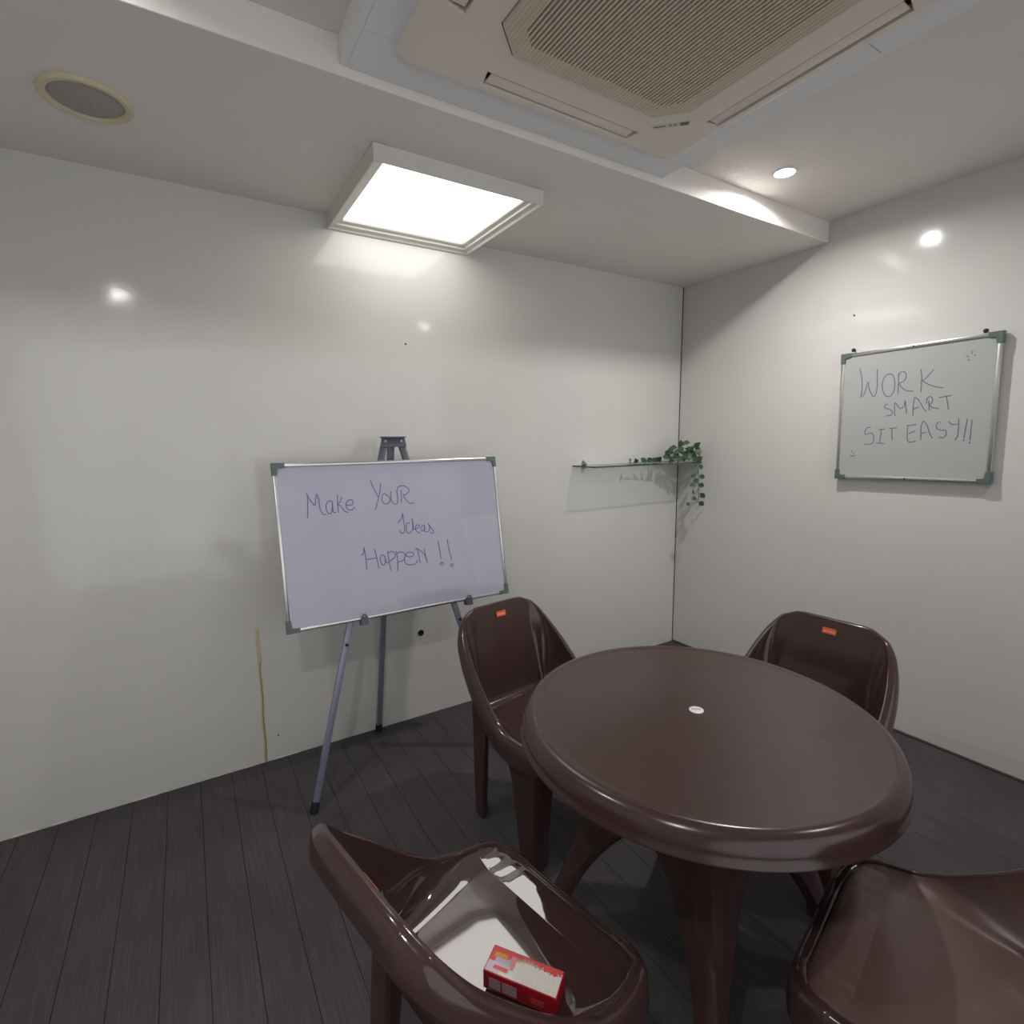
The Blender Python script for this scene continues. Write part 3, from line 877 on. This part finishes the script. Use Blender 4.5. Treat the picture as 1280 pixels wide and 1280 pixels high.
# four legs: chevron plates that spread under the top into arches
LEG_A0 = math.radians(228)
def leg_mesh(ang):
    bm = bmesh.new()
    NZ, NA = 40, 6
    ztop = TZ - 0.036
    cx = Vector((math.cos(ang), math.sin(ang), 0))
    arms = [Vector((math.cos(ang + s * math.radians(135)), math.sin(ang + s * math.radians(135)), 0)) for s in (1, -1)]
    rows = []
    for i in range(NZ):
        z = ztop * i / (NZ - 1)
        f = z / ztop
        R = 0.17 + 0.25 * (1 - f) ** 0.95
        full = R * math.sqrt(2) / 2
        w0 = 0.040 + 0.03 * f
        zs, zp = 0.16, 0.44
        q = min(1.0, max(0.0, (z - zs) / (zp - zs)))
        w = full - (full - w0) * math.sqrt(max(0.0, 1 - q ** 2.2))
        row = []
        for s, arm in ((0, arms[0]), (1, arms[1])):
            ks = range(NA, -1, -1) if s == 0 else range(1, NA + 1)
            for k in ks:
                t = k / NA
                p = cx * R + arm * (w * t)
                # round off the ridge
                p -= cx * 0.008 * max(0, 1 - t * 3)
                row.append(bm.verts.new((p.x, p.y, z)))
        rows.append(row)
    for a, b in zip(rows, rows[1:]):
        for k in range(len(a) - 1):
            bm.faces.new((a[k], a[k + 1], b[k + 1], b[k]))
    # inward return flange along both free edges of the chevron
    for side in (0, -1):
        prev = None
        for row in rows:
            v = row[side]
            d = Vector((-cx.x, -cx.y, 0)) * 0.022
            q = bm.verts.new(v.co + d)
            if prev:
                bm.faces.new((prev[0], v, q, prev[1]))
            prev = (v, q)
    return bm
for k in range(4):
    o = obj('leg', leg_mesh(LEG_A0 + k * math.pi / 2), M_chair, tb, 50)
    md = o.modifiers.new('thick', 'SOLIDIFY')
    md.thickness = 0.006
    md.offset = -1

# ------------------------------------------------------------------ moulded chairs
# stations from the front lip of the seat to the top of the back:
# centre y, centre z, rim y, rim z, half width
RIM = [(0.128, 0.221, 0.401), (0.195, 0.192, 0.421), (0.217, 0.083, 0.441), (0.215, -0.017, 0.509), (0.207, -0.105, 0.596), (0.190, -0.168, 0.664), (0.164, -0.208, 0.718), (0.12, -0.224, 0.743)]
def rim_at(t):
    n = 701
    c = catmull(RIM, n)
    return c[int(round(t / 7 * (n - 1)))]
# (position along the rim, centre y, centre z)
CS = [(0.0, 0.2215, 0.396), (0.25, 0.2175, 0.407), (0.5, 0.208, 0.4185), (0.75, 0.196, 0.4214), (1.0, 0.181, 0.4203), (1.25, 0.160, 0.4178), (1.35, 0.1455, 0.4161), (1.38, 0.1435, 0.4161), (1.58, 0.115, 0.4172), (1.8, 0.09, 0.4170), (2.1, 0.06, 0.4158), (2.4, 0.02, 0.4135), (3.0, -0.055, 0.4093), (3.55, -0.118, 0.4062)]
CB = [(3.55, -0.118, 0.4062), (3.8, -0.140, 0.418), (4.1, -0.151, 0.450), (4.5, -0.166, 0.51), (5.0, -0.182, 0.58), (5.5, -0.197, 0.640), (6.1, -0.211, 0.695), (6.6, -0.220, 0.728), (7.0, -0.227, 0.748)]
def station(c):
    x, y, z = rim_at(c[0])
    return (c[1], c[2], y, z, x)
SEAT = [station(c) for c in CS]
BACK = [station(c) for c in CB]
NU = 44
def section(st):
    cy, cz, ry, rz, hw = st
    out = []
    for i in range(NU + 1):
        u = -1 + 2 * i / NU
        a = abs(u)
        k = 0.62
        if a <= k:
            x = a / k * 0.74
            s = 0.0
        else:
            t = (a - k) / (1 - k)
            x = 0.74 + 0.26 * (1 - (1 - t) ** 1.7)
            s = t ** 1.12
        out.append(Vector((math.copysign(x * hw, u), cy + (ry - cy) * s, cz + (rz - cz) * s)))
    return out
def grid(stations, n):
    return [section(s) for s in catmull(stations, n)]
G1, G2 = grid(SEAT, 79), grid(BACK, 41)
for row in G1:          # small moulded folds that fan out in the front corners of the seat
    y0 = row[NU // 2].y
    k = max(0.0, min(1.0, (y0 - 0.146) / 0.012)) * max(0.0, min(1.0, (0.215 - y0) / 0.02))
    for v in row:
        u = abs(v.x) / 0.2
        if u > 0.45 and k > 0:
            ph = (u - 0.45) * 34 + (y0 - 0.146) * 40
            v.z += k * 0.0011 * min(1, (u - 0.45) / 0.1) * (2 / math.pi) * math.asin(math.sin(ph))
def grid_normals(G):
    out = []
    for r in range(len(G)):
        row = []
        for i in range(NU + 1):
            du = G[r][min(i + 1, NU)] - G[r][max(i - 1, 0)]
            dv = G[min(r + 1, len(G) - 1)][i] - G[max(r - 1, 0)][i]
            row.append(dv.cross(du).normalized())
        out.append(row)
    return out
GN = grid_normals(G1 + G2[1:])
def grid_mesh(name, G, N):
    bm = bmesh.new()
    V = [[bm.verts.new(p) for p in row] for row in G]
    for a, b in zip(V, V[1:]):
        for i in range(NU):
            bm.faces.new((a[i], b[i], b[i + 1], a[i + 1]))
    me = bpy.data.meshes.new(name)
    bm.to_mesh(me); bm.free()
    me.shade_smooth()
    me.normals_split_custom_set_from_vertices([n for row in N for n in row])
    return me
seat_me, back_me = grid_mesh('seat', G1, GN[:len(G1)]), grid_mesh('backrest', G2, GN[len(G1) - 1:])
# rim: a rolled flange that follows the edge of the shell all the way round
edge = [r[0] for r in G1] + [r[0] for r in G2[1:]] + G2[-1][1:] + [r[-1] for r in reversed(G2[:-1])] + [r[-1] for r in reversed(G1[:-1])] + list(reversed(G1[0][1:-1]))
def build_rim():
    bm = bmesh.new()
    n = len(edge)
    outs = []
    for i, p in enumerate(edge):
        t = Vector((0, 0, 0))
        for k in (1, 2, 3):
            t += edge[(i + k) % n] - edge[(i - k) % n]
        h = Vector((t.x, t.y, 0))
        if h.length < 1e-6:
            h = Vector((0, 1, 0))
        h.normalize()
        nn = Vector((-h.y, h.x, 0))
        if nn.dot(Vector((p.x, p.y - 0.0, 0))) < 0:
            nn = -nn
        if p.z > 0.70:      # top of the back: outwards is backwards
            w = min(1, (p.z - 0.70) / 0.045)
            nn = (nn * (1 - w) + Vector((p.x * 3.0, -1, 0)).normalized() * w).normalized()
        outs.append(nn)
    sm = []
    for i in range(n):
        a = Vector((0, 0, 0))
        for k in range(-5, 6):
            a += outs[(i + k) % n]
        sm.append(a.normalized())
    rings = [[] for _ in range(6)]
    for i, p in enumerate(edge):
        o = sm[i]
        side = max(0.0, min(1.0, (p.y + 0.16) / 0.14))
        is_front = max(0.0, min(1.0, (0.19 - abs(p.x)) / 0.06)) if p.y > 0.17 else 0.0
        skirt = (0.046 + 0.024 * side) * (1 - is_front) + 0.03 * is_front
        for k, (d, z) in enumerate(((0, 0), (0.005, 0.0035), (0.013, 0.003), (0.022, -0.004), (0.027, -0.015), (0.032, -skirt))):
            rings[k].append(bm.verts.new(p + o * d + Vector((0, 0, z))))
    for a, b in zip(rings, rings[1:]):
        for i in range(n):
            j = (i + 1) % n
            bm.faces.new((a[i], b[i], b[j], a[j]))
    bmesh.ops.recalc_face_normals(bm, faces=bm.faces)
    me = bpy.data.meshes.new('rim')
    bm.to_mesh(me); bm.free()
    me.shade_smooth()
    return me
rim_me = build_rim()
def chair_leg(sx, front):
    """L-shaped channel leg tapering to the floor"""
    bm = bmesh.new()
    if front:   # outer corner positions from the floor up: x, y, arm along y, arm along x
        st = [(0.212, 0.205, 0.060, 0.055, 0.0), (0.215, 0.209, 0.080, 0.07, 0.14), (0.218, 0.212, 0.10, 0.085, 0.27), (0.2195, 0.213, 0.125, 0.10, 0.345), (0.2195, 0.213, 0.16, 0.11, 0.372)]
        sy = 1
    else:
        st = [(0.180, -0.160, 0.055, 0.050, 0.0), (0.192, -0.148, 0.065, 0.060, 0.15), (0.206, -0.130, 0.078, 0.066, 0.30), (0.220, -0.112, 0.09, 0.06, 0.42), (0.2275, -0.105, 0.095, 0.03, 0.49)]
        sy = -1
    st = catmull(st, 14)
    th, ch = 0.012, 0.014
    rows = []
    for x, y, ly, lx, z in st:
        pts = [(x - lx, y), (x - ch, y), (x - ch * 0.3, y - sy * ch * 0.3), (x, y - sy * ch), (x, y - sy * ly), (x - th, y - sy * ly), (x - th, y - sy * th), (x - lx, y - sy * th)]
        rows.append([bm.verts.new((sx * a, b, z)) for a, b in pts])
    for a, b in zip(rows, rows[1:]):
        for i in range(8):
            bm.faces.new((a[i], a[(i + 1) % 8], b[(i + 1) % 8], b[i]))
    bm.faces.new(rows[0]); bm.faces.new(rows[-1])
    bmesh.ops.recalc_face_normals(bm, faces=bm.faces)
    me = bpy.data.meshes.new('leg')
    bm.to_mesh(me); bm.free()
    me.shade_smooth()
    me.set_sharp_from_angle(angle=math.radians(40))
    return me
leg_mes = [chair_leg(sx, fr) for fr in (True, False) for sx in (-1, 1)]
def make_chair(label, loc, face_deg, m_shell, m_rim=None):
    """face_deg: compass of the sitting direction, 0 = +x"""
    c = thing('plastic_chair', label, 'chair', loc, math.radians(face_deg - 90), 'moulded chairs around the round table')
    for nm, me in (('seat', seat_me), ('backrest', back_me), ('rim', rim_me)):
        mm = me.copy()
        mm.materials.clear()
        mm.materials.append((m_rim or M_chair) if nm != 'seat' else m_shell)
        o = link(nm, mm, None, c)
    for me in leg_mes:
        mm = me
        if not mm.materials:
            mm.materials.append(M_chair)
        link('leg', mm, None, c)
    # orange label inside the top of the back
    m = Matrix.Translation((0.0, -0.2118, 0.712)) @ Matrix.Rotation(math.radians(-76), 4, 'X')
    s = box('sticker', (-0.022, 0.022, -0.010, 0.010, -0.0002, 0.0008), M_orange, c, mtx=m)
    s['label'] = 'small orange label inside the top of the backrest'
    bm = bmesh.new()
    for x0, x1 in ((-0.017, -0.012), (-0.010, -0.004), (-0.002, 0.003), (0.005, 0.009), (0.011, 0.017)):
        add_box(bm, x0, x1, -0.0015, 0.0045, 0.0008, 0.0011, mtx=m)
    obj('print', bm, M_orange_print, s)
    return c
chA = make_chair('brown plastic chair behind the table, nearest the easel', (-1.719, -0.889, 0), -82, M_chair)
chB = make_chair('brown plastic chair behind the table, nearest the right wall', (-1.115, -1.481, 0), 185.3, M_chair)
chC = make_chair('brown plastic chair at the left front, with a red packet on its seat', (-2.339, -1.609, 0), 11.7, M_chair_glossy)
chD = make_chair('brown plastic chair at the right front, empty with a scuffed seat', (-1.648, -2.109, 0), 103.6, M_chair_dusty)

# ------------------------------------------------------------------ red packet on the seat
PKL, PKW, PKH = 0.135, 0.051, 0.036
ang = math.atan2(-1.751 + 1.637, -2.249 + 2.331)
pk = thing('packet', 'small red and white cardboard packet lying on the chair seat', 'packet', (-2.302, -1.690, 0.4178), ang)
bm = bmesh.new()
add_box(bm, -PKL / 2, PKL / 2, -PKW / 2, PKW / 2, 0, PKH, bev=0.0015, seg=2)
carton = obj('carton', bm, mat('red_card', rgb(176, 18, 34), 0.35), pk)
M_print = mat('printed_card', (1, 1, 1, 1), 0.35)
at = nd(M_print, 'ShaderNodeVertexColor', layer_name='print')
lk(M_print, at.outputs['Color'], pb(M_print).inputs['Base Color'])
bm = bmesh.new()
NX, NY = 60, 26
cl = bm.loops.layers.color.new('print')
V = [[bm.verts.new((-PKL / 2 + 0.002 + (PKL - 0.004) * i / NX, -PKW / 2 + 0.002 + (PKW - 0.004) * j / NY, PKH + 0.0003)) for j in range(NY + 1)] for i in range(NX + 1)]
rp = random.Random(5)
def card_colour(u, v):
    """u along the packet from its far left end, v across from the near side"""
    red = (0.84, 0.30, 0.30)
    if u < 0.32 and 0.12 < v < 0.42:
        c = (0.80, 0.76, 0.80) if u > 0.0 else red
        if 0.10 < u < 0.30 and 0.16 < v < 0.30: c = (0.88, 0.36, 0.33)
    elif u < 0.24 and 0.62 < v < 0.82 and u > 0.05: c = (0.88, 0.58, 0.22)
    elif 0.08 < u < 0.3 and 0.42 < v <= 0.62: c = (0.76, 0.70, 0.78)
    elif u < 0.2 and v <= 0.12: c = (0.80, 0.76, 0.80)
    elif 0.28 < u < 0.36 and 0.3 < v < 0.85: c = (0.90, 0.55, 0.58)
    else:
        edge_ = 0.72 - 0.1 * math.sin(u * 9) + 0.12 * u + rp.uniform(-0.05, 0.05)
        if v < edge_ and u > 0.2 - 0.1 * (1 - v):
            base = rp.choice(((0.90, 0.89, 0.86), (0.88, 0.86, 0.78), (0.87, 0.88, 0.84), (0.91, 0.84, 0.80), (0.86, 0.87, 0.90)))
            c = base
            if v > edge_ - 0.1 and u < 0.7: c = (0.70, 0.66, 0.55)
        else:
            c = red
    return c
for i in range(NX):
    for j in range(NY):
        f = bm.faces.new((V[i][j], V[i + 1][j], V[i + 1][j + 1], V[i][j + 1]))
        c = card_colour((i + 0.5) / NX, (j + 0.5) / NY)
        for lp_ in f.loops:
            lp_[cl] = (*c, 1)
obj('printed_front', bm, M_print, carton)
M_pale = mat('pale_label', rgb(176, 150, 160), 0.4)
for x0, x1, z0, z1 in ((-0.056, -0.034, 0.006, 0.026), (-0.031, -0.004, 0.006, 0.026)):
    box('side_label', (x0, x1, -PKW / 2 - 0.0004, -PKW / 2 + 0.0005, z0, z1), M_pale, carton)
box('side_label', (0.022, 0.045, -PKW / 2 - 0.0004, -PKW / 2 + 0.0005, 0.010, 0.020), mat('dark_red_print', rgb(196, 70, 60), 0.4), carton)
